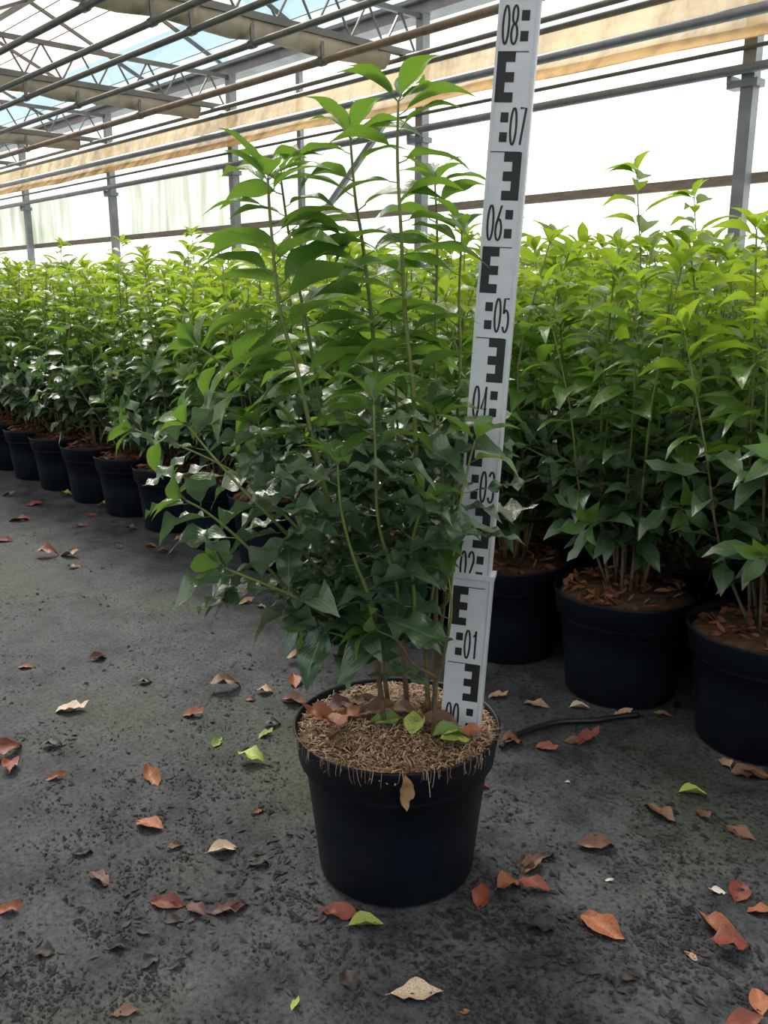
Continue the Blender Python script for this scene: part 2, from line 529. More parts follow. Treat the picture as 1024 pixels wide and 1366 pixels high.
# pipes and cables running along the house
def long_pipe(name, p, z, rad, mat, label, cat, hang=None, s0=S0 + 0.2, s1=S1 - 0.2):
    m = MB()
    o = W(s0, p, z)
    m.tube([Vector((0, 0, 0)), W(s1, p, z) - o], rad, 10)
    t = empty(name, o)
    obj('tube', m.mesh('tube', [mat], True), t)
    if hang:
        for k in range(0, 7):
            h = MB()
            a = W(post_s(k), p, z) - o
            h.bar(a + Vector((0, 0, rad)), a + Vector((0, 0, hang - z)), 0.012, 0.03)
            h.tube([a - SU * 0.03, a + SU * 0.03], rad + 0.008, 10)
            obj('hanger', h.mesh('hanger', [M['pipe']]), t)
    tag(t, label, cat, 'pipes under the roof' if cat == 'pipe' else None)
    return t
for p in (4.08, 3.58, 3.28, 2.81, 2.28):
    long_pipe('heating_pipe', p, 2.50, 0.024, M['pipe'], 'grey heating pipe hung below the roof girders', 'pipe', CH)
def hz(k, p):
    return CAMH + k * p
long_pipe('heating_pipe', 4.73, hz(.369, 4.73), 0.030, M['rust'], 'rusty brown pipe hung below the girders beside the side wall', 'pipe', CH)
long_pipe('water_pipe', 5.58, hz(.340, 5.58), 0.022, M['pipe'], 'upper of two thin grey pipes above the beige curtain', 'pipe')
long_pipe('water_pipe', 5.66, hz(.327, 5.66), 0.022, M['pipe'], 'lower of two thin grey pipes above the beige curtain', 'pipe')
long_pipe('heating_pipe', 5.36, hz(.294, 5.36), 0.032, M['steel'], 'grey pipe crossing in front of the beige curtain', 'pipe')
long_pipe('steel_cable', 5.768, hz(.258, 5.768), 0.014, M['pipe'], 'thin steel line just below the rolled beige curtain', 'cable')
long_pipe('heating_pipe', 5.745, hz(.237, 5.745), 0.030, M['steel'], 'grey pipe on brackets along the side wall posts', 'pipe')
for i in range(6):
    long_pipe('screen_wire', 5.1 - i * 0.42, 3.023, 0.004, M['pipe'], 'thin screen wire strung under the roof glass', 'wire')['group'] = 'screen wires under the roof'

# beige film curtain, rolled up below the gutter
m = MB()
prof = []
for i in range(9):
    prof.append((0.0 + 0.02 * math.sin(i * 1.1), 2.66 - i * 0.030))
for i in range(1, 12):
    a = math.pi / 2 + 2 * math.pi * i / 12 * 0.95
    prof.append((-0.05 + 0.055 * math.cos(a - math.pi / 2) , 2.375 + 0.055 * math.sin(math.pi / 2 - (a - math.pi / 2)) - 0.02))
vs, fs = [], []
n_s = 130
for i in range(n_s + 1):
    s = S0 + 0.3 + (S1 - S0 - 0.6) * i / n_s
    for j, (dx, z) in enumerate(prof):
        wv = 0.018 * noise.noise(Vector((s * 1.9, z * 6, 3))) + 0.03 * noise.noise(Vector((s * 0.6, 0, 9)))
        sag = 0.03 * noise.noise(Vector((s * 0.9, 5, 1))) * (j / len(prof))
        vs.append(W(s, 5.66 + dx + wv * min(1, j / 3), z - 0.062 + sag))
np_ = len(prof)
for i in range(n_s):
    for j in range(np_ - 1):
        fs.append((i * np_ + j, i * np_ + j + 1, (i + 1) * np_ + j + 1, (i + 1) * np_ + j))
m.add(vs, fs)
ct = obj('rolled_curtain', m.mesh('curtain', [M['curtain']], True))
tag(ct, 'beige translucent film curtain rolled up along the top of the side wall', 'curtain')

# ------------------------------------------------------------------ leaves
def leaf_mesh(name, mat, rows, cols, width, arch, fold, wave, freq, tipcurl, petiole, seed):
    """unit-length blade along +Y, upper face +Z, with its stalk"""
    rnd = random.Random(seed)
    ph = [rnd.random() * 6.28 for _ in range(4)]
    m = MB()
    vs, uv, fs = [], [], []
    for i in range(rows + 1):
        t = i / rows
        wd_ = width * 0.5 * (math.sin(math.pi * min(1, t ** 0.92)) ** (0.8 if t < .5 else 1.05)) * 1.03
        if i == rows or i == 0:
            wd_ = 0.004
        ang = arch * t * t * 0.9 + tipcurl * max(0, t - 0.7) * 2
        for j in range(cols + 1):
            q = j / cols * 2 - 1
            x = q * wd_
            z = -arch * t * t * 0.5 - tipcurl * max(0, t - 0.65) ** 2 * 2 + fold * abs(x) \
                + wave * math.sin(t * freq + ph[0] + (0 if q < 0 else ph[1])) * abs(q) ** 1.5 * math.sin(math.pi * t)
            y = petiole + t * (1 - 0.12 * arch * t)
            vs.append((x, y, z)); uv.append((j / cols, t))
    for i in range(rows):
        for j in range(cols):
            a = i * (cols + 1) + j
            fs.append((a, a + 1, a + cols + 2, a + cols + 1))
    m.add(vs, fs, 0, uv)
    # stalk
    if petiole > 0:
        r = 0.014
        m.add([(-r, 0, 0), (r, 0, 0), (0, 0, -r), (-r * .8, petiole * 1.08, 0), (r * .8, petiole * 1.08, 0), (0, petiole * 1.08, -r)],
              [(0, 1, 4, 3), (1, 2, 5, 4), (2, 0, 3, 5)], 0, [(0.5, 0)] * 6)
    return m, m.mesh(name, [mat], True)

LEAVES = {'young': [], 'mid': [], 'mature': []}
LOW = {'young': [], 'mid': [], 'mature': []}
HI = {'young': [], 'mid': [], 'mature': []}
rr = random.Random(3)
for kind in LEAVES:
    for v in range(5):
        if kind == 'young':
            a = dict(width=rr.uniform(.36, .44), arch=rr.uniform(.45, 1.05), fold=rr.uniform(.3, .75), wave=.012, freq=9, tipcurl=rr.uniform(0, .6), petiole=.12)
        elif kind == 'mid':
            a = dict(width=rr.uniform(.38, .46), arch=rr.uniform(.35, .95), fold=rr.uniform(.2, .6), wave=rr.uniform(.015, .035), freq=10, tipcurl=rr.uniform(0, .8), petiole=.14)
        else:
            a = dict(width=rr.uniform(.38, .47), arch=rr.uniform(-.1, .45), fold=rr.uniform(.05, .55), wave=rr.uniform(.055, .105), freq=rr.uniform(12, 19), tipcurl=rr.uniform(-.5, .9), petiole=.15)
        hm, hme = leaf_mesh(kind + '_leaf', M[kind], 14, 4, seed=v, **a)
        LEAVES[kind].append(hme); HI[kind].append(hm)
        LOW[kind].append(leaf_mesh(kind + '_leaf_small', M[kind], 5, 2, seed=v, **a))

def leaf_frame(P, D, up, size, roll=0.0):
    D = D.normalized()
    Z = (up - D * up.dot(D))
    Z = Z.normalized() if Z.length > 1e-4 else D.orthogonal().normalized()
    X = D.cross(Z).normalized()
    Z = X.cross(D)
    R = Matrix((X, D, Z)).transposed().to_4x4()
    return Matrix.Translation(P) @ R @ Matrix.Rotation(roll, 4, 'Y') @ Matrix.Scale(size, 4)

def smooth_path(pts, n):
    """Catmull-Rom through the given points"""
    pts = [Vector(p) for p in pts]
    P = [pts[0] * 2 - pts[1]] + pts + [pts[-1] * 2 - pts[-2]]
    out, k = [], len(pts) - 1
    for i in range(n + 1):
        u = i / n * k
        a = min(int(u), k - 1)
        t = u - a
        p0, p1, p2, p3 = P[a], P[a + 1], P[a + 2], P[a + 3]
        out.append(0.5 * ((2 * p1) + (p2 - p0) * t + (2 * p0 - 5 * p1 + 4 * p2 - p3) * t * t + (3 * p1 - p0 - 3 * p2 + p3) * t ** 3))
    return out

def grow(path, rnd, inter, size, start, young_from, mid_from, spread=(58, 88), tip=True, upmix=0.6, across=None):
    """leaves up a shoot: list of (matrix, kind, variant, size, position)"""
    res = []
    L = sum((path[i + 1] - path[i]).length for i in range(len(path) - 1))
    az = rnd.random() * 6.28
    d, acc, i = L * start, 0.0, 0
    segs = [(path[i], path[i + 1], (path[i + 1] - path[i]).length) for i in range(len(path) - 1)]
    def point(dist):
        acc = 0.0
        for a, b, l in segs:
            if acc + l >= dist:
                return a + (b - a) * ((dist - acc) / max(l, 1e-6)), (b - a).normalized()
            acc += l
        return segs[-1][1], (segs[-1][1] - segs[-1][0]).normalized()
    while d < L:
        f = d / L
        P, T = point(d)
        az += math.radians(137.5) + rnd.uniform(-.3, .3)
        R0 = T.orthogonal().normalized()
        R = Matrix.Rotation(az, 3, T) @ R0
        if across is not None:                         # shoots of the big shrub hold their leaves out to the sides
            for _ in range(8):
                if abs(R.dot(across)) < .74:
                    break
                R = Matrix.Rotation(rnd.uniform(.4, 1.2), 3, T) @ R
        z = P.z
        kind = 'young' if z > young_from + rnd.uniform(-.05, .05) else ('mid' if z > mid_from + rnd.uniform(-.06, .06) else 'mature')
        sp = math.radians(rnd.uniform(*spread)) * (1 - 0.2 * max(0, (f - .75) / .25))
        D = T * math.cos(sp) + R * math.sin(sp)
        if kind == 'mature':
            D.z = D.z * .55 + rnd.uniform(-.22, .22)
        s = size * rnd.uniform(.75, 1.18) * (1 - 0.28 * max(0, (f - .85) / .15))
        up = T * (1 - upmix) + Vector((0, 0, 1)) * upmix + Vector((rnd.uniform(-.3, .3), rnd.uniform(-.3, .3), 0))
        if kind == 'mature':
            up = up * .35 + Vector((0, 0, .65))
        res.append((leaf_frame(P, D, up, s, rnd.uniform(-.3, .3)), kind, rnd.randrange(5), s, P))
        d += inter * rnd.uniform(.7, 1.3) * (1 - 0.35 * max(0, (f - .8) / .2))
    if tip:
        P, T = path[-1], (path[-1] - path[-2]).normalized()
        for k in range(5):
            a = k * 2.4 + rnd.random()
            R = Matrix.Rotation(a, 3, T) @ T.orthogonal().normalized()
            sp = math.radians(rnd.uniform(22, 60))
            D = T * math.cos(sp) + R * math.sin(sp)
            s = size * rnd.uniform(.48, .72)
            kind = 'young' if P.z > young_from - .08 else 'mid'
            res.append((leaf_frame(P, D, T, s, 0), kind, rnd.randrange(5), s, P))
    return res

def stem_mesh(path, r0, r1, brown_to):
    m = MB()
    k = len(path)
    cut = next((i for i, p in enumerate(path) if p.z > brown_to), k - 1)
    rad = [r0 + (r1 - r0) * i / (k - 1) for i in range(k)]
    if cut >= 1:
        m.tube(path[:cut + 1], rad[:cut + 1], 6, 0)
    if cut < k - 1:
        m.tube(path[cut:], rad[cut:], 6, 1)
    return m.mesh('stem', [M['stem_brown'], M['stem_green']], True)

# ------------------------------------------------------------------ pots
POTH = 0.205
def pot_meshes():
    b = MB()
    b.lathe([(0.0, 0.002), (0.098, 0.0), (0.103, 0.004), (0.112, 0.09), (0.1205, POTH - 0.042), (0.1255, POTH - 0.042)], 56)
    body = b.mesh('pot_body', [M['pot']], True)
    r = MB()
    r.lathe([(0.1205, POTH - 0.046), (0.1275, POTH - 0.044), (0.1325, POTH - 0.006), (0.1345, POTH - 0.001), (0.1325, POTH + 0.001), (0.1295, POTH - 0.002), (0.124, POTH - 0.05)], 56)
    rim = r.mesh('pot_rim', [M['pot']], True)
    s = MB()
    s.lathe([(0.1285, POTH - 0.022), (0.118, POTH - 0.012), (0.08, POTH - 0.004), (0.04, POTH), (0.0, POTH + 0.002)], 40)
    soil = s.mesh('soil_mound', [M['soil']], True)
    return body, rim, soil
POT, RIM, SOIL = pot_meshes()

def scatter_litter(seed, n, rmax, zc, size, mat, flat=True):
    rnd = random.Random(seed)
    m = MB()
    for _ in range(n):
        a, r = rnd.random() * 6.283, rmax * math.sqrt(rnd.random())
        z = zc - 0.014 * (r / rmax) ** 2 + rnd.random() * (0.012 + 0.045 * max(0, 1 - r / .06))
        L, w = size * rnd.uniform(.5, 1.3), size * rnd.uniform(.18, .45)
        mt = Matrix.Translation((r * math.cos(a), r * math.sin(a), z)) @ Matrix.Rotation(rnd.random() * 6.28, 4, 'Z') @ Matrix.Rotation(rnd.uniform(-.5, .5), 4, 'X') @ Matrix.Rotation(rnd.uniform(-.7, .7), 4, 'Y')
        c = rnd.uniform(-.3, .5) * w
        vs = [(0, -L / 2, 0), (w / 2, -L * .1, c), (0, -L * .1, 0), (-w / 2, -L * .1, c), (w * .35, L * .25, c), (0, L * .25, 0), (-w * .35, L * .25, c), (0, L / 2, c * .6)]
        m.add([mt @ Vector(v) for v in vs], [(0, 1, 2), (0, 2, 3), (2, 1, 4, 5), (3, 2, 5, 6), (5, 4, 7), (6, 5, 7)])
    return m.mesh('litter', [mat], True)
LITTER = [scatter_litter(50 + i, 170, 0.113, POTH + 0.004, 0.03, M['litter']) for i in range(3)]

# ------------------------------------------------------------------ the shrub in front
PX, PY, _ = RZ3 @ Vector((0.0165, 1.053, 0))
PD = 1.053
main = empty('potted_shrub', (PX, PY, 0))
tag(main, 'tall bushy evergreen shrub in a black pot standing alone before the rows', 'potted plant')
inv = Matrix.Translation((-PX, -PY, 0))
pot = obj('pot', POT, main)
obj('rim', RIM, pot)
obj('soil', SOIL, main)

def fibres(seed, n):
    rnd = random.Random(seed)
    m = MB()
    for _ in range(n):
        a = rnd.random() * 6.283
        r = 0.129 * math.sqrt(rnd.uniform(.02, 1))
        z = POTH + 0.001 - 0.016 * (r / .129) ** 2 + rnd.random() * 0.010
        L, w = rnd.uniform(.004, .016), rnd.uniform(.0004, .0010)
        mt = Matrix.Translation((r * math.cos(a), r * math.sin(a), z)) @ Matrix.Rotation(rnd.random() * 6.28, 4, 'Z') @ Matrix.Rotation(rnd.uniform(-.5, .5), 4, 'X')
        b = rnd.uniform(-.3, .3) * L
        vs = [(-w, -L / 2, 0), (w, -L / 2, 0), (-w + b * .5, 0, w * 2), (w + b * .5, 0, w * 2), (-w * .6 + b, L / 2, 0), (w * .6 + b, L / 2, 0)]
        m.add([mt @ Vector(v) for v in vs], [(0, 1, 3, 2), (2, 3, 5, 4)])
    # overhanging strands on the side towards the lane
    for _ in range(70):
        a = rnd.uniform(-2.85, -0.15) + YAW
        r = 0.130
        p = Vector((r * math.cos(a), r * math.sin(a), POTH - 0.004))
        o = Vector((math.cos(a), math.sin(a), 0))
        L = rnd.uniform(.003, .016) * (1.0 if rnd.random() < .85 else 2.2)
        w = rnd.uniform(.0002, .00042)
        side = Vector((-o.y, o.x, 0)) * w
        sl = Vector((-o.y, o.x, 0)) * rnd.uniform(-.4, .4) * L
        pts = [p - o * .01 + Vector((0, 0, .002)), p + o * .0065 + Vector((0, 0, .007)), p + o * .0075 + sl * .5 + Vector((0, 0, -L * .4)), p + o * .006 + sl + Vector((0, 0, -L))]
        vs = [q + side * k for q in pts for k in (-1, 1)]
        m.add(vs, [(0, 1, 3, 2), (2, 3, 5, 4), (4, 5, 7, 6)])
    return m.mesh('fibres', [M['fibre']])
fb = obj('peat_fibres', fibres(5, 6000), main)
fb['kind'] = 'stuff'

SH = [  # shoots: (px x, px y, distance offset) root to tip; internode, leaf size, start, stem radius
    ([(572, 930, 0), (562, 780, 0), (552, 540, -.02), (541, 431, -.02), (535, 314, -.03), (530, 217, -.03), (531, 135, -.03)], .0225, .082, .30, .0042),
    ([(545, 925, .02), (520, 760, .03), (503, 520, .03), (494, 412, .03), (482, 314, .03), (474, 267, .03), (467, 185, .03)], .0225, .082, .28, .0042),
    ([(515, 930, -.02), (470, 780, -.03), (425, 620, -.04), (398, 500, -.04), (373, 412, -.04), (361, 299, -.04), (357, 240, -.04)], .0215, .082, .22, .0042),
    ([(520, 925, .03), (480, 760, .04), (440, 600, .04), (412, 451, .04), (388, 330, .04), (374, 235, .04)], .023, .080, .25, .0038),
    ([(580, 925, .04), (582, 700, .07), (580, 500, .09), (583, 330, .10), (580, 245, .10)], .024, .078, .3, .0038),
    ([(578, 925, .0), (598, 740, .03), (613, 500, .03), (612, 400, .03), (616, 310, .03)], .026, .076, .25, .0036),
    ([(525, 915, -.03), (450, 790, -.06), (385, 715, -.09), (330, 660, -.10), (285, 610, -.10), (250, 568, -.10)], .019, .072, .25, .0036),
    ([(515, 915, -.03), (440, 830, -.07), (370, 770, -.10), (320, 720, -.11), (275, 683, -.11), (248, 668, -.11)], .020, .068, .3, .0034),
    ([(530, 905, .05), (430, 740, .10), (340, 650, .12), (270, 608, .12), (180, 573, .12)], .032, .062, .35, .003),
    ([(585, 915, -.05), (597, 800, -.08), (608, 700, -.10), (625, 620, -.10), (633, 588, -.10)], .020, .072, .3, .0034),
    ([(560, 915, -.06), (548, 830, -.10), (548, 740, -.13), (558, 690, -.14), (566, 672, -.14)], .020, .074, .2, .0034),
    ([(540, 915, -.06), (500, 820, -.12), (470, 740, -.14), (455, 680, -.15), (450, 620, -.15)], .020, .076, .2, .0034),
    ([(530, 915, -.05), (450, 830, -.10), (390, 795, -.13), (330, 770, -.14), (300, 758, -.14)], .019, .070, .25, .0034),
    ([(550, 910, -.04), (530, 800, -.10), (505, 700, -.13), (500, 600, -.13), (498, 540, -.13)], .019, .078, .2, .0034),
    ([(530, 915, -.05), (490, 870, -.10), (455, 848, -.12), (415, 840, -.12)], .018, .068, .25, .003),
    ([(570, 915, .02), (560, 800, .03), (535, 650, .05), (528, 520, .06), (522, 430, .06)], .022, .080, .2, .0034),
    ([(520, 915, .03), (460, 720, .03), (410, 590, .0), (370, 540, .0), (310, 495, .0), (266, 464, .0)], .023, .070, .35, .0034),
    ([(580, 920, -.06), (595, 860, -.10), (602, 810, -.11), (598, 770, -.11)], .018, .066, .25, .003),
    ([(548, 915, .06), (490, 740, .14), (470, 600, .15), (455, 500, .15), (440, 410, .15)], .022, .078, .2, .0034),
    ([(556, 912, -.02), (575, 800, -.02), (590, 690, -.02), (588, 610, -.02), (585, 560, -.02)], .020, .072, .2, .0034),
    ([(530, 915, -.02), (470, 800, -.02), (410, 700, -.03), (370, 630, -.03), (345, 570, -.03)], .020, .074, .2, .0034),
    ([(562, 918, -.05), (550, 885, -.09), (530, 855, -.12), (505, 842, -.13)], .018, .070, .25, .003),
]
rnd = random.Random(11)
all_leaves, trunks = [], []
for si, (pts, inter, size, start, rad) in enumerate(SH):
    ctrl = [at(x, y, PD + dy) for (x, y, dy) in pts]
    if si >= 6 and si != 17:
        want = ctrl[1] * .55 + ctrl[0] * .45
        ctrl[0] = min((q for tr in trunks for q in tr if q.z > POTH + .03), key=lambda q: (q - want).length)
        path = smooth_path(ctrl, 20)
        obj('stem', stem_mesh([inv @ p for p in path], rad * .75, rad * .32, 0.36), main)
        all_leaves += grow(path, rnd, inter * .85, size * 1.08, max(.12, start - .12), 1.15, 0.60, upmix=.6, across=FWD)
        continue
    path = smooth_path(ctrl, 22)
    trunks.append(path)
    path[0].z = POTH - 0.012
    # keep the root on the soil
    c = Vector((path[0].x - PX, path[0].y - PY, 0))
    if c.length > 0.07:
        path[0].x, path[0].y = PX + c.x * .07 / c.length, PY + c.y * .07 / c.length
    st = obj('stem', stem_mesh([inv @ p for p in path], rad * .85, rad * .32, 0.36), main)
    all_leaves += grow(path, rnd, inter * .82, size * 1.15, start, 1.15, 0.60, upmix=.6, across=FWD)
def px_of(P):
    q = RZ3.transposed() @ (P - Vector((0, 0, CAMH)))
    d = q.y * math.cos(TH) - q.z * math.sin(TH)
    return 512 + FPX * q.x / d, 683 - FPX * (q.y * math.sin(TH) + q.z * math.cos(TH)) / d
def keep(lf):
    # the foot of the shrub and of the staff stays open, as do the figures higher up the staff
    x0, y0 = px_of(lf[0] @ Vector((0, .6, 0)))
    x1, y1 = px_of(lf[0] @ Vector((0, 1.0, -.15)))
    if max(y0, y1) > 915 or (max(y0, y1) > 872 and max(x0, x1) > 545):
        return False
    edge = 689 - 67 * (max(y0, y1) - 70) / 810 - 27
    if max(x0, x1) > edge + 4 and (max(y0, y1) > 735 or min(y0, y1) < 530):
        return False
    return True
staff_b = at(622, 880, 1.04)
staff_t = at(689, 70, 1.04)
ax = (staff_t - staff_b) / 0.70
staff_root = staff_b - ax * 0.10
lean = math.atan2((RZ3.transposed() @ ax).x, ax.z)
STAFF_R = RZ3 @ Matrix.Rotation(lean, 3, 'Y') @ Matrix.Rotation(math.radians(-13), 3, 'Z')
STAFF_INV = (Matrix.Translation(staff_root) @ STAFF_R.to_4x4()).inverted()
def in_staff(mt, pts):
    for q in pts:
        l_ = STAFF_INV @ (mt @ Vector(q))
        if abs(l_.x) < .0275 and abs(l_.y) < .0145:
            return True
    return False
all_leaves = [q for q in all_leaves if keep(q)]
turned = 0
for i, (mt, kind, v, sz, P) in enumerate(all_leaves):
    if in_staff(mt, HI[kind][v].v):
        for a in (.3, -.3, .6, -.6, .9, -.9, 1.3, -1.3, 1.8, -1.8, 2.4, -2.4):
            m2 = Matrix.Translation(P) @ Matrix.Rotation(a, 4, 'Z') @ Matrix.Translation(-P) @ mt
            if not in_staff(m2, HI[kind][v].v) and keep((m2, kind, v, sz, P)):
                all_leaves[i] = (m2, kind, v, sz, P)
                turned += 1
                break
print('leaves turned off the staff', turned, 'left', sum(in_staff(q[0], HI[q[1]][q[2]].v) for q in all_leaves))
all_leaves.sort(key=lambda q: -q[3] / max(0.4, q[4].dot(FWD)))
rest = MB()
for i, (mt, kind, v, s, P) in enumerate(all_leaves):
    if i < 300:
        obj('leaf', LEAVES[kind][v], main, inv @ mt)
    else:
        src = HI[kind][v]
        mi = {'young': 0, 'mid': 1, 'mature': 2}[kind]
        rest.add([inv @ mt @ Vector(q) for q in src.v], src.f, mi, src.uv)
if rest.v:
    r_ = obj('small_foliage', rest.mesh('small_foliage', [M['young'], M['mid'], M['mature']], True), main)
    r_['kind'] = 'stuff'
print('main leaves', len(all_leaves))

# ------------------------------------------------------------------ the rows behind
def shrub_layout(seed):
    rnd = random.Random(seed)
    stems, leaves = [], []
    ns = rnd.randint(8, 10)
    for k in range(ns):
        a = 2 * math.pi * k / ns + rnd.uniform(-.4, .4)
        tall = rnd.random()
        out = rnd.uniform(.03, .19) if k % 3 else rnd.uniform(.0, .08)
        top = POTH + rnd.uniform(.50, .66) + (0.105 if k % 3 == 0 else 0) * tall - out * .5
        b = Vector((.03 * math.cos(a), .03 * math.sin(a), POTH - .012))
        o = Vector((math.cos(a), math.sin(a), 0))
        pts = [b, b + o * out * .5 + Vector((0, 0, (top - POTH) * .3)), b + o * out * .9 + Vector((rnd.uniform(-.03, .03), rnd.uniform(-.03, .03), (top - POTH) * .65)), b + o * out + Vector((rnd.uniform(-.04, .04), rnd.uniform(-.04, .04), top - POTH))]
        path = smooth_path(pts, 9)
        stems.append((path, rnd.uniform(.0024, .0040)))
        leaves += grow(path, rnd, .021, .082, .2, .66, .50)
    for k in range(12):
        a = rnd.random() * 6.28
        o = Vector((math.cos(a), math.sin(a), 0))
        h0, L = rnd.uniform(.03, .22), rnd.uniform(.12, .2)
        b = o * .03 + Vector((0, 0, POTH + h0))
        path = smooth_path([o * .02 + Vector((0, 0, POTH - .01)), b, b + o * L * .6 + Vector((0, 0, L * .4)), b + o * L + Vector((0, 0, L * rnd.uniform(.4, .9)))], 7)
        stems.append((path, .0028))
        leaves += grow(path, rnd, .02, .078, .3, 2.0, .62)
    return stems, leaves
LAY = [shrub_layout(100 + i) for i in range(6)]
KIDX = {'young': 0, 'mid': 1, 'mature': 2}
FMATS = [M['young'], M['mid'], M['mature']]
def foliage_mesh(leaves):
    m = MB()
    for (mt, kind, v, s, P) in leaves:
        src = LOW[kind][v][0]
        m.add([mt @ Vector(q) for q in src.v], src.f, KIDX[kind], src.uv)
    return m.mesh('foliage', FMATS, True)
STEMS = [[stem_mesh(p, r, r * .4, 0.40) for (p, r) in st] for st, lv in LAY]
FULL = [foliage_mesh(lv) for st, lv in LAY]
SJ = []
for st, lv in LAY:
    m = MB()
    for p, r in st:
        m.tube(p, [r * (1 - .6 * i / (len(p) - 1)) for i in range(len(p))], 5)
    SJ.append(m.mesh('stems', [M['stem_green']], True))
LOWME = {k: [q[1] for q in LOW[k]] for k in LOW}

ROWLAB = {
    0: ('potted evergreen shrub with yellow-green tips in the front row of the bed', 'front row of potted shrubs'),
    1: ('potted evergreen shrub in the second row, behind the front pots', 'second row of potted shrubs'),
}
rnd = random.Random(77)
n_leaf_obj = 0
POTS = [Vector((PX, PY, 0))]
def clear_of_pots(P, gap):
    for _ in range(3):
        for c in POTS:
            d = Vector((P.x - c.x, P.y - c.y, 0))
            if d.length < .104 + gap:
                # slide out towards the lane
                out = Vector((-c.x, -c.y, 0)).normalized() if c is not POTS[0] and d.dot(Vector((0, -1, 0))) < .03 else d.normalized()
                k = 0
                while Vector((P.x - c.x, P.y - c.y, 0)).length < .104 + gap and k < 80:
                    P = P + out * .005
                    k += 1
    return P
for row in range(8):
    p = 1.415 + 0.275 * row
    smin, smax = 0.455 * p - .62, 2.77 * p + 1.5
    off = [0, .05, .14, .19, .03, .11, .22, .07][row]
    k0 = math.ceil((smin - 0.86 - off) / .28)
    k = k0
    while True:
        s = 0.86 + off + .28 * k
        if s > smax:
            break
        li = rnd.randrange(6)
        g = W(s + rnd.uniform(-.004, .004), p + rnd.uniform(-.002, .002), 0)
        rz = rnd.uniform(0, 6.28)
        POTS.append(g)
        t = empty('potted_shrub', g, rz)
        sc = rnd.uniform(.95, 1.06)
        lab, grp = ROWLAB.get(row, ('potted evergreen shrub in the massed rows behind the second row', 'back rows of potted shrubs'))
        lab = {(0, 0): 'front-row potted shrub standing close behind the levelling staff, litter heaped round its stems', (0, -1): 'end shrub of the front row, leaves hanging over its black pot', (1, 0): 'second-row potted shrub showing its pot between two front-row pots'}.get((row, k), lab)
        tag(t, lab, 'potted plant', grp)
        po = obj('pot', POT, t); obj('rim', RIM, po)
        obj('soil', SOIL, t)
        lt = obj('leaf_litter', LITTER[li % 3], t); lt['kind'] = 'stuff'
        ZS = Matrix.Translation((0, 0, POTH)) @ Matrix.Scale(sc, 4, (0, 0, 1)) @ Matrix.Translation((0, 0, -POTH))
        if row < 2 and s < 2.77 * p + .5:
            quota = 130 if row == 0 else 70
            toward = Matrix.Rotation(-rz, 3, 'Z') @ Vector((-g.x, -g.y, 0)).normalized()
            order = sorted(LAY[li][1], key=lambda q: -(q[4].x * toward.x + q[4].y * toward.y + (q[4].z * (.45 if row == 0 else 1.3)) + q[3] * .8))
            for (mt, kind, v, sz, P) in order[:quota]:
                M2 = mt.copy()
                M2.translation = ZS @ mt.translation
                obj('leaf', LOWME[kind][v], t, M2)
                n_leaf_obj += 1
            f = obj('foliage', foliage_mesh(order[quota:]), t, ZS)
            f['kind'] = 'stuff'
            for sm in STEMS[li]:
                obj('stem', sm, t, ZS)
        else:
            f = obj('foliage', FULL[li], t, ZS); f['kind'] = 'stuff'
            f = obj('shoots', SJ[li], t, ZS); f['kind'] = 'stuff'
        k += 1
print('row leaf objects', n_leaf_obj)

# ------------------------------------------------------------------ levelling staff
def digit_paths(ch):
    def arc(cx, cy, rx, ry, a0, a1, n=14):
        return [(cx + rx * math.cos(math.radians(a0 + (a1 - a0) * i / n)), cy + ry * math.sin(math.radians(a0 + (a1 - a0) * i / n))) for i in range(n + 1)]
    return {
        '0': [arc(.5, .5, .5, .5, 90, 450, 26)],
        '1': [[(.15, .78), (.6, 1.0), (.6, 0)]],
        '2': [arc(.5, .74, .5, .26, 170, -30, 14) + [(0, 0), (1, 0)]],
        '3': [arc(.5, .76, .48, .24, 160, -90, 14) , arc(.5, .26, .5, .26, 90, -160, 14)],
        '4': [[(.75, 0), (.75, 1.0), (0, .3), (1.05, .3)]],
        '5': [[(.95, 1), (.15, 1), (.1, .55)] + arc(.5, .33, .5, .33, 130, -150, 14)],
        '6': [[(.85, 1.0), (.3, .62)] + arc(.5, .3, .5, .3, 150, 510, 22)],
        '7': [[(0, 1), (1, 1), (.35, 0)]],
        '9': [arc(.5, .7, .5, .3, -30, 330, 22) + [(.7, .38), (.15, 0)]],
        '8': [arc(.5, .76, .42, .24, -90, 270, 20), arc(.5, .26, .5, .26, 90, 450, 22)],
    }[ch]

def ribbon(m, pts, w, x0, z0, sx, sz, y):
    pts = [Vector((x0 + a * sx, 0, z0 + b * sz)) for a, b in pts]
    vs, fs = [], []
    k = len(pts)
    for i, p in enumerate(pts):
        t = (pts[min(i + 1, k - 1)] - pts[max(i - 1, 0)])
        t = t.normalized() if t.length > 0 else Vector((1, 0, 0))
        n_ = Vector((-t.z, 0, t.x)) * (w / 2)
        for q in (p + n_, p - n_):
            vs.append(Vector((q.x, y, q.z)))
    for i in range(k - 1):
        fs.append((2 * i, 2 * i + 1, 2 * i + 3, 2 * i + 2))
    m.add(vs, fs)

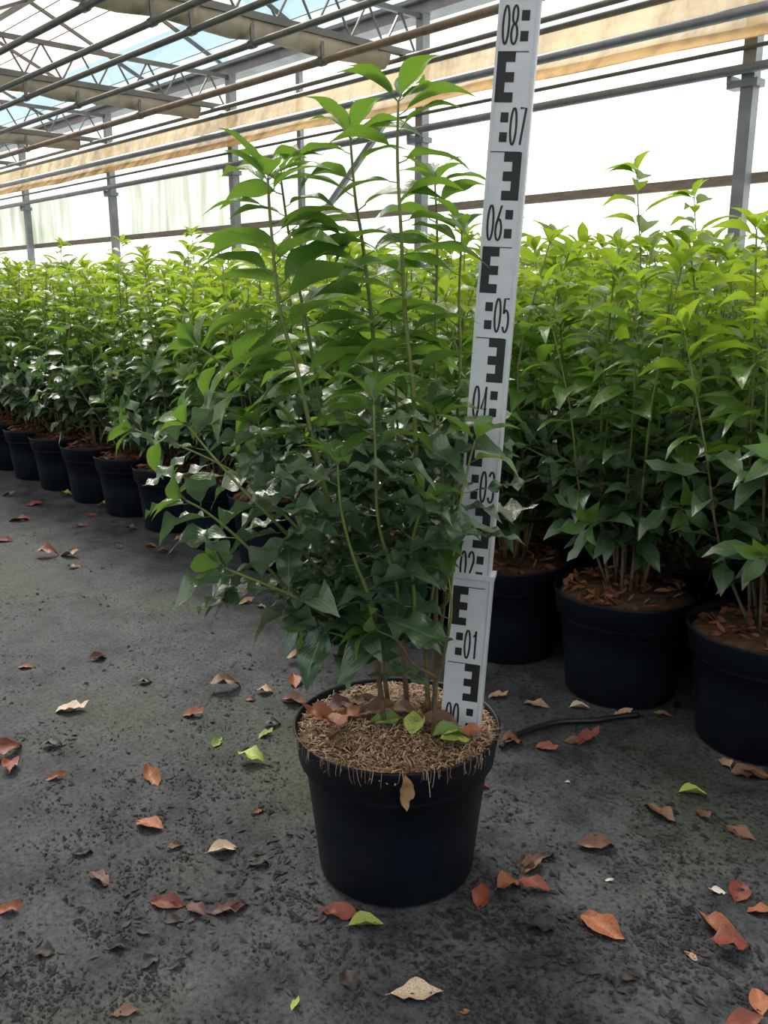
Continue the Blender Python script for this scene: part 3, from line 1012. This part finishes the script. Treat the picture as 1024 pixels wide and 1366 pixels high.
sr = empty('levelling_staff', staff_root)
sr.rotation_euler = STAFF_R.to_euler()
tag(sr, 'white graduated levelling staff standing upright in the pot', 'measuring staff')
TOP = 0.935
WU, WL, TK = 0.0435, 0.050, 0.018
JOIN = 0.212
def profile_bar(m, w, t, z0, z1):
    """flat box section with raised edge ribs"""
    m.box((0, 0, (z0 + z1) / 2), w, t, z1 - z0)
    for s in (-1, 1):
        m.box((s * (w / 2 - .0014), -t / 2 - .0006, (z0 + z1) / 2), .0028, .0022, z1 - z0)
m = MB(); profile_bar(m, WL, TK + .006, -0.045, JOIN)
obj('outer_section', m.mesh('outer_section', [M['white']]), sr)
m = MB(); profile_bar(m, WU, TK, JOIN - .1, 1.30)
obj('inner_section', m.mesh('inner_section', [M['white']], False), sr)
m = MB(); m.box((0, 0, JOIN + .002), WL + .004, TK + .010, .006)
obj('collar', m.mesh('collar', [M['white']]), sr)
def face(y_z):
    lower = y_z < JOIN
    return (WL if lower else WU), -((TK + .006) if lower else TK) / 2 - 0.0004
for n_ in range(0, 10):
    z0 = n_ * 0.1
    wv, yf = face(z0 + .05)
    if n_ == 1 or n_ == 2:
        pass
    left = -wv / 2 + .003
    right = wv / 2 - .006
    odd = n_ % 2 == 1
    def rect(m, x0, x1, za, zb):
        w_, y_ = face((za + zb) / 2)
        m.add([(x0, y_, za), (x1, y_, za), (x1, y_, zb), (x0, y_, zb)], [(0, 1, 2, 3)])
    # E block in the upper five centimetres
    m = MB()
    for i in range(5):
        za, zb = z0 + .05 + i * .01, z0 + .06 + i * .01
        if odd:
            rect(m, left, left + (.019 if i % 2 == 0 else .0095), za, zb)
        else:
            rect(m, right - (.019 if i % 2 == 0 else .0095), right, za, zb)
    obj('graduation_mark', m.mesh('graduation_mark', [M['black']]), sr)
    # two squares below it
    for i in (1, 3):
        m = MB()
        if odd:
            rect(m, left + .008, left + .0165, z0 + i * .01, z0 + i * .01 + .01)
        else:
            rect(m, right - .0125, right - .004, z0 + i * .01, z0 + i * .01 + .01)
        obj('graduation_square', m.mesh('graduation_square', [M['black']]), sr)
    # decimetre line
    m = MB()
    rect(m, left, right - .002, z0 + .0995, z0 + .1005)
    obj('decimetre_line', m.mesh('decimetre_line', [M['black']]), sr)
    # number
    m = MB()
    x0 = left + .0185 if odd else left + .002
    for ci, ch in enumerate('%02d' % n_):
        for pth in digit_paths(ch):
            ribbon(m, pth, .0024, x0 + ci * .0093 + .001, z0 + .0075, .0062, .037, face(z0 + .02)[1])
    if m.v:
        obj('numeral', m.mesh('numeral', [M['black']]), sr)

# ------------------------------------------------------------------ fallen leaves
DRY = []
rr = random.Random(21)
for v in range(10):
    DRY.append(leaf_mesh('dry_leaf', M['dry'], 8, 4, rr.uniform(.40, .58), rr.uniform(-.35, .5), rr.uniform(.1, .75), rr.uniform(.03, .09), rr.uniform(6, 14), rr.uniform(-.8, .8), .10, 40 + v)[1])
    for vv in DRY[-1].vertices:
        vv.co += Vector((noise.noise(vv.co * 4 + Vector((v * 3, 0, 0))) * .05, 0, noise.noise(vv.co * 5 + Vector((0, v * 3, 0))) * .13))
CL = {'orange': (0.36, 0.13, 0.055), 'red': (0.26, 0.062, 0.035), 'brown': (0.17, 0.085, 0.045), 'tan': (0.48, 0.32, 0.19), 'pale': (0.72, 0.60, 0.45),
      'dark': (0.028, 0.020, 0.018), 'lime': (0.42, 0.52, 0.10), 'green': (0.14, 0.26, 0.04), 'white': (0.75, 0.72, 0.66), 'purple': (0.17, 0.07, 0.06)}
CN = {'orange': 'rust-orange', 'red': 'dark red', 'brown': 'brown', 'tan': 'tan', 'pale': 'pale buff', 'dark': 'blackened', 'lime': 'yellow-green', 'green': 'green', 'white': 'whitish', 'purple': 'purplish brown'}
# px x, px y, length in px, direction in degrees on the ground (0 = to the right, 90 = away), colour
FL = [(8, 1003, 40, 60, 'red'), (14, 1022, 34, 110, 'red'), (73, 1035, 26, 20, 'orange'), (205, 1035, 34, 120, 'orange'), (198, 1098, 42, -30, 'orange'), (233, 1126, 24, 30, 'brown'),
      (297, 1131, 42, 15, 'pale'), (335, 1013, 44, -15, 'lime'), (289, 988, 22, 80, 'green'), (353, 978, 20, 40, 'lime'), (70, 992, 44, 10, 'dark'), (345, 1080, 14, 50, 'orange'),
      (131, 1170, 40, -40, 'brown'), (220, 1202, 48, -10, 'red'), (300, 1213, 46, 5, 'purple'), (262, 1212, 34, -30, 'purple'), (11, 1211, 36, 10, 'orange'), (155, 1260, 44, 10, 'dark'),
      (110, 1135, 42, 25, 'dark'), (230, 1225, 40, 5, 'dark'), (455, 1215, 52, 170, 'red'), (487, 1230, 52, 5, 'lime'), (165, 1347, 36, 10, 'brown'), (465, 1305, 40, -70, 'dark'),
      (393, 1337, 14, 60, 'lime'), (552, 1322, 74, 0, 'pale'), (677, 1180, 38, 40, 'orange'), (712, 1182, 46, -20, 'red'), (642, 1195, 36, 80, 'red'), (794, 1125, 62, 5, 'brown'),
      (799, 1232, 52, -50, 'orange'), (924, 1055, 42, -5, 'lime'), (937, 1084, 28, 100, 'brown'), (877, 1082, 38, -60, 'brown'), (985, 1107, 34, -50, 'brown'), (999, 1032, 50, 160, 'brown'),
      (1012, 970, 40, -30, 'brown'), (985, 1187, 36, 60, 'red'), (957, 1186, 22, 170, 'white'), (1012, 1213, 36, 0, 'orange'), (960, 1238, 50, 140, 'orange'), (974, 1262, 62, 0, 'red'),
      (922, 1272, 18, -50, 'tan'), (727, 995, 30, -20, 'red'), (782, 985, 36, 30, 'red'), (682, 990, 36, 20, 'brown'), (990, 1360, 50, 10, 'red'), (1012, 1335, 30, 80, 'orange'),
      (645, 1047, 20, 0, 'red'), (727, 1140, 40, 30, 'dark'), (707, 1153, 34, 40, 'brown'), (33, 888, 24, 0, 'red'), (131, 876, 24, 40, 'brown'), (92, 945, 44, 10, 'pale'),
      (299, 917, 46, 25, 'brown'), (256, 951, 34, 5, 'orange'), (62, 740, 34, 10, 'red'), (92, 740, 30, -20, 'tan'), (193, 908, 30, 20, 'dark'), (393, 908, 28, 100, 'orange'), (353, 921, 30, 0, 'tan'),
      (393, 934, 44, -15, 'brown'), (395, 880, 34, 20, 'tan'), (4, 720, 26, 0, 'red'), (334, 931, 20, 0, 'red'), (326, 802, 22, 30, 'tan'), (348, 808, 18, -30, 'tan'), (158, 728, 18, -50, 'brown'),
      (201, 728, 22, 0, 'orange'), (242, 717, 24, 30, 'tan'), (123, 687, 22, 0, 'red'), (141, 675, 26, 10, 'lime'), (88, 660, 22, 0, 'lime'), (25, 693, 26, 20, 'red'), (66, 643, 18, 0, 'tan'),
      (363, 964, 38, 15, 'dark'), (662, 927, 30, 5, 'tan'), (713, 938, 34, -20, 'tan'), (773, 941, 34, 0, 'pale'), (884, 952, 34, 10, 'tan'), (938, 919, 36, 25, 'lime'), (979, 949, 24, 90, 'tan'),
      (764, 986, 30, 0, 'brown'), (828, 945, 28, 20, 'tan'), (854, 926, 20, 30, 'brown'), (902, 934, 24, 60, 'dark'), (812, 1171, 12, 0, 'white'), (757, 1040, 10, 0, 'white'), (318, 1205, 40, 20, 'dark'),
      (345, 1150, 46, 15, 'dark'), (200, 1280, 36, 60, 'dark'), (235, 1285, 30, 30, 'dark'), (720, 1235, 60, -10, 'dark'), (840, 1300, 50, 20, 'dark'), (60, 1268, 44, 5, 'dark'), (700, 1150, 44, 35, 'dark'),
      (190, 1240, 30, -20, 'dark'), (620, 1346, 16, 0, 'orange'), (100, 755, 22, 20, 'brown'), (175, 705, 22, 0, 'brown'), (215, 735, 20, 20, 'brown'), (150, 660, 18, 0, 'red'), (10, 660, 20, 0, 'brown'), (45, 672, 20, 40, 'red'), (110, 700, 20, 20, 'brown')]
OWN = {(335, 1013): 'curved yellow-green leaf lying on the ground fabric beside the big pot',
       (552, 1322): 'large pale buff curled leaf lying in front of the big pot',
       (455, 1215): 'dark red leaf at the foot of the big pot, under a yellow-green one',
       (487, 1230): 'yellow-green leaf touching a dark red one at the foot of the big pot',
       (92, 945): 'pale buff leaf lying flat on open ground fabric beside a blackened leaf',
       (297, 1131): 'pale buff crumpled leaf on the open ground beside the big pot',
       (924, 1055): 'pale yellow-green leaf on the ground before the right-hand pots',
       (938, 919): 'yellow-green leaf in the shade at the foot of a second-row pot',
       (957, 1186): 'small whitish leaf against an upturned dark red leaf'}
rr = random.Random(8)
def ground_leaf(x, y, Lpx, deg, colr, z=0.0):
    P = on_ground(x, y, 0.004 + z)
    dist = (P - Vector((0, 0, CAMH))).length
    a = math.radians(deg)
    L = Lpx * .84 * dist / FPX * (1 + .5 * abs(math.sin(a)))
    L = min(max(L, .007), .085)
    D = RZ3 @ Vector((math.cos(a), math.sin(a), rr.uniform(-.04, .10)))
    up = RZ3 @ Vector((rr.uniform(-.2, .2), rr.uniform(-.3, .1), 1))
    if colr == 'dark':
        up = Vector((rr.uniform(-.2, .2), rr.uniform(-.2, .2), 1))
        L *= .7
    P = clear_of_pots(P, .42 * L)
    mt = leaf_frame(P - D * L * .55, D, up, L)
    me = DRY[rr.randrange(10)]
    zs_ = sorted((mt @ v.co).z for v in me.vertices)
    lo = min(zs_[len(zs_) // 4], zs_[0] + .006)                          # a few points press into the cloth
    o = obj('fallen_leaf', me)
    mt.translation.z -= lo - 0.0
    o.matrix_world = mt
    c = CL[colr]
    k = rr.uniform(.75, 1.2)
    o.color = (c[0] * k, c[1] * k, c[2] * k, 1)
    if (x, y) in OWN:
        tag(o, OWN[(x, y)], 'leaf', 'fallen leaves on the ground')
    else:
        tag(o, CN[colr] + ' dry leaf fallen on the black ground fabric', 'leaf', CN[colr] + ' fallen leaves on the ground')
    return o
for q in FL:
    ground_leaf(*q)

# leaves lying on the soil of the big pot
SL = [(425, 955, 46, 160, 'orange', 'orange'), (445, 965, 40, -60, 'orange', 'orange'), (470, 950, 46, 10, 'orange', 'orange'), (500, 948, 44, 20, 'brown', 'brown'), (455, 940, 40, 30, 'purple', 'purple'),
      (515, 960, 44, 25, 'green', 'olive'), (553, 965, 34, 80, 'lime', 'lime'), (588, 965, 44, 160, 'brown', 'brown'), (600, 978, 46, 20, 'green', 'green'), (612, 985, 44, 30, 'lime', 'lime'), (630, 975, 36, 10, 'orange', 'orange'),
      (575, 945, 40, 60, 'brown', 'brown'), (440, 985, 26, -80, 'purple', 'purple'), (535, 945, 38, -30, 'brown', 'brown'), (620, 955, 30, 40, 'brown', 'brown'), (480, 935, 34, 0, 'brown', 'brown')]
SLN = {'orange': 'rust-orange dry leaf lying on the peat in the big pot', 'brown': 'brown dry leaf tucked among the stems in the big pot', 'purple': 'purplish brown dry leaf on the peat in the big pot',
       'olive': 'olive green withered leaf arching over the peat in the big pot', 'lime': 'yellow-green fallen leaf on the peat in the big pot', 'green': 'green leaf blotched with yellow on the peat beside the staff'}
for (x, y, Lpx, deg, colr, key) in SL:
    P = on_ground(x, y, POTH + .012)
    a = math.radians(deg)
    L = Lpx * (P - Vector((0, 0, CAMH))).length / FPX * (1 + .5 * abs(math.sin(a)))
    D = RZ3 @ Vector((math.cos(a), math.sin(a), rr.uniform(-.1, .25)))
    cc = Vector((P.x - PX, P.y - PY, 0))
    lim = .124 - .5 * L
    if cc.length > lim:                               # stays inside the rim
        P = P - cc * (1 - lim / cc.length)
    o = obj('fallen_leaf', DRY[rr.randrange(10)])
    o.matrix_world = leaf_frame(P - D * L * .55, D, RZ3 @ Vector((rr.uniform(-.4, .4), rr.uniform(-.7, 0), 1)), L)
    c = CL[colr]
    o.color = (*c, 1)
    tag(o, SLN[key], 'leaf', 'fallen leaves in the big pot')
# one brown leaf hanging over the rim
o = obj('fallen_leaf', DRY[2])
P = RZ3 @ Vector((.0165 + .010, 1.053 - .137, POTH + .004))
o.matrix_world = leaf_frame(P, RZ3 @ Vector((-.12, -.16, -1)), RZ3 @ Vector((.35, -1, 0)), .036)
o.color = (.30, .17, .07, 1)
tag(o, 'withered brown leaf hanging over the front rim of the big pot', 'leaf')

# crumbs and flakes of dirt
rnd = random.Random(5)
m = MB()
cnt = 0
while cnt < 9000:
    y = 640 + (1366 - 640) * rnd.random() ** .8
    x = rnd.uniform(-30, 1054)
    P = on_ground(x, y, 0.0)
    cl = noise.noise(Vector((P.x * 5, P.y * 5, 2))) * .6 + noise.noise(Vector((P.x * 17, P.y * 17, 7))) * .7
    if rnd.random() > .25 + cl * 1.6 or any((P.x - c.x) ** 2 + (P.y - c.y) ** 2 < .0121 for c in POTS):
        continue
    cnt += 1
    L = rnd.uniform(.0010, .0042) * (1 if rnd.random() < .95 else 2.4)
    a = rnd.random() * 6.28
    h = L * rnd.uniform(.2, .6)
    vs = [(P.x + L * math.cos(a + i * 2.09 + rnd.uniform(-.4, .4)), P.y + L * rnd.uniform(.4, 1) * math.sin(a + i * 2.09), .0003) for i in range(3)] + [(P.x, P.y, h)]
    m.add(vs, [(0, 1, 3), (1, 2, 3), (2, 0, 3)])
for (cx, cy, sx_, sy_, nn) in [(600, 1255, 70, 25, 60), (260, 1215, 60, 22, 70), (720, 1240, 70, 22, 60), (840, 1300, 60, 25, 50), (320, 1150, 60, 25, 40), (690, 1160, 50, 25, 50), (560, 1310, 90, 25, 40), (40, 1270, 50, 20, 25), (370, 1240, 60, 40, 40),
                              (60, 985, 40, 15, 25), (250, 700, 90, 18, 60), (110, 720, 80, 25, 50), (330, 790, 60, 20, 30), (880, 1330, 70, 25, 50), (400, 1180, 25, 40, 40), (640, 1210, 40, 20, 40), (200, 860, 150, 60, 60), (300, 1060, 120, 60, 60)]:
    for _ in range(nn):
        P = on_ground(rnd.gauss(cx, sx_), rnd.gauss(cy, sy_), 0.0)
        if any((P.x - c.x) ** 2 + (P.y - c.y) ** 2 < .0128 for c in POTS):
            continue
        L = rnd.uniform(.003, .009)
        mt = Matrix.Translation((P.x, P.y, L * .12)) @ Matrix.Rotation(rnd.random() * 6.28, 4, 'Z') @ Matrix.Rotation(rnd.uniform(-.35, .35), 4, 'X')
        w = L * rnd.uniform(.25, .6)
        c = rnd.uniform(-.2, .5) * w
        m.add([mt @ Vector(q) for q in ((0, -L, 0), (w, -L * .2, c), (0, 0, 0), (-w, L * .1, c), (w * .5, L * .6, c * .5), (-w * .2, L, c * .7))], [(0, 1, 2), (0, 2, 3), (1, 4, 2), (2, 4, 5), (2, 5, 3)])
cr = obj('soil_crumbs', m.mesh('soil_crumbs', [M['crumb']]))
tag(cr, 'dark crumbs of soil and leaf mould scattered over the ground fabric', 'debris', kind='stuff')

# drip hose between the pots
hp = [on_ground(x, y, .006) for (x, y) in [(668, 996), (690, 980), (740, 964), (790, 961), (825, 956), (852, 953)]]
m = MB()
m.tube(smooth_path(hp, 30), .005, 8)
tag(obj('drip_hose', m.mesh('drip_hose', [M['hose']], True)), 'thin black irrigation hose lying on the ground by the pots', 'hose')
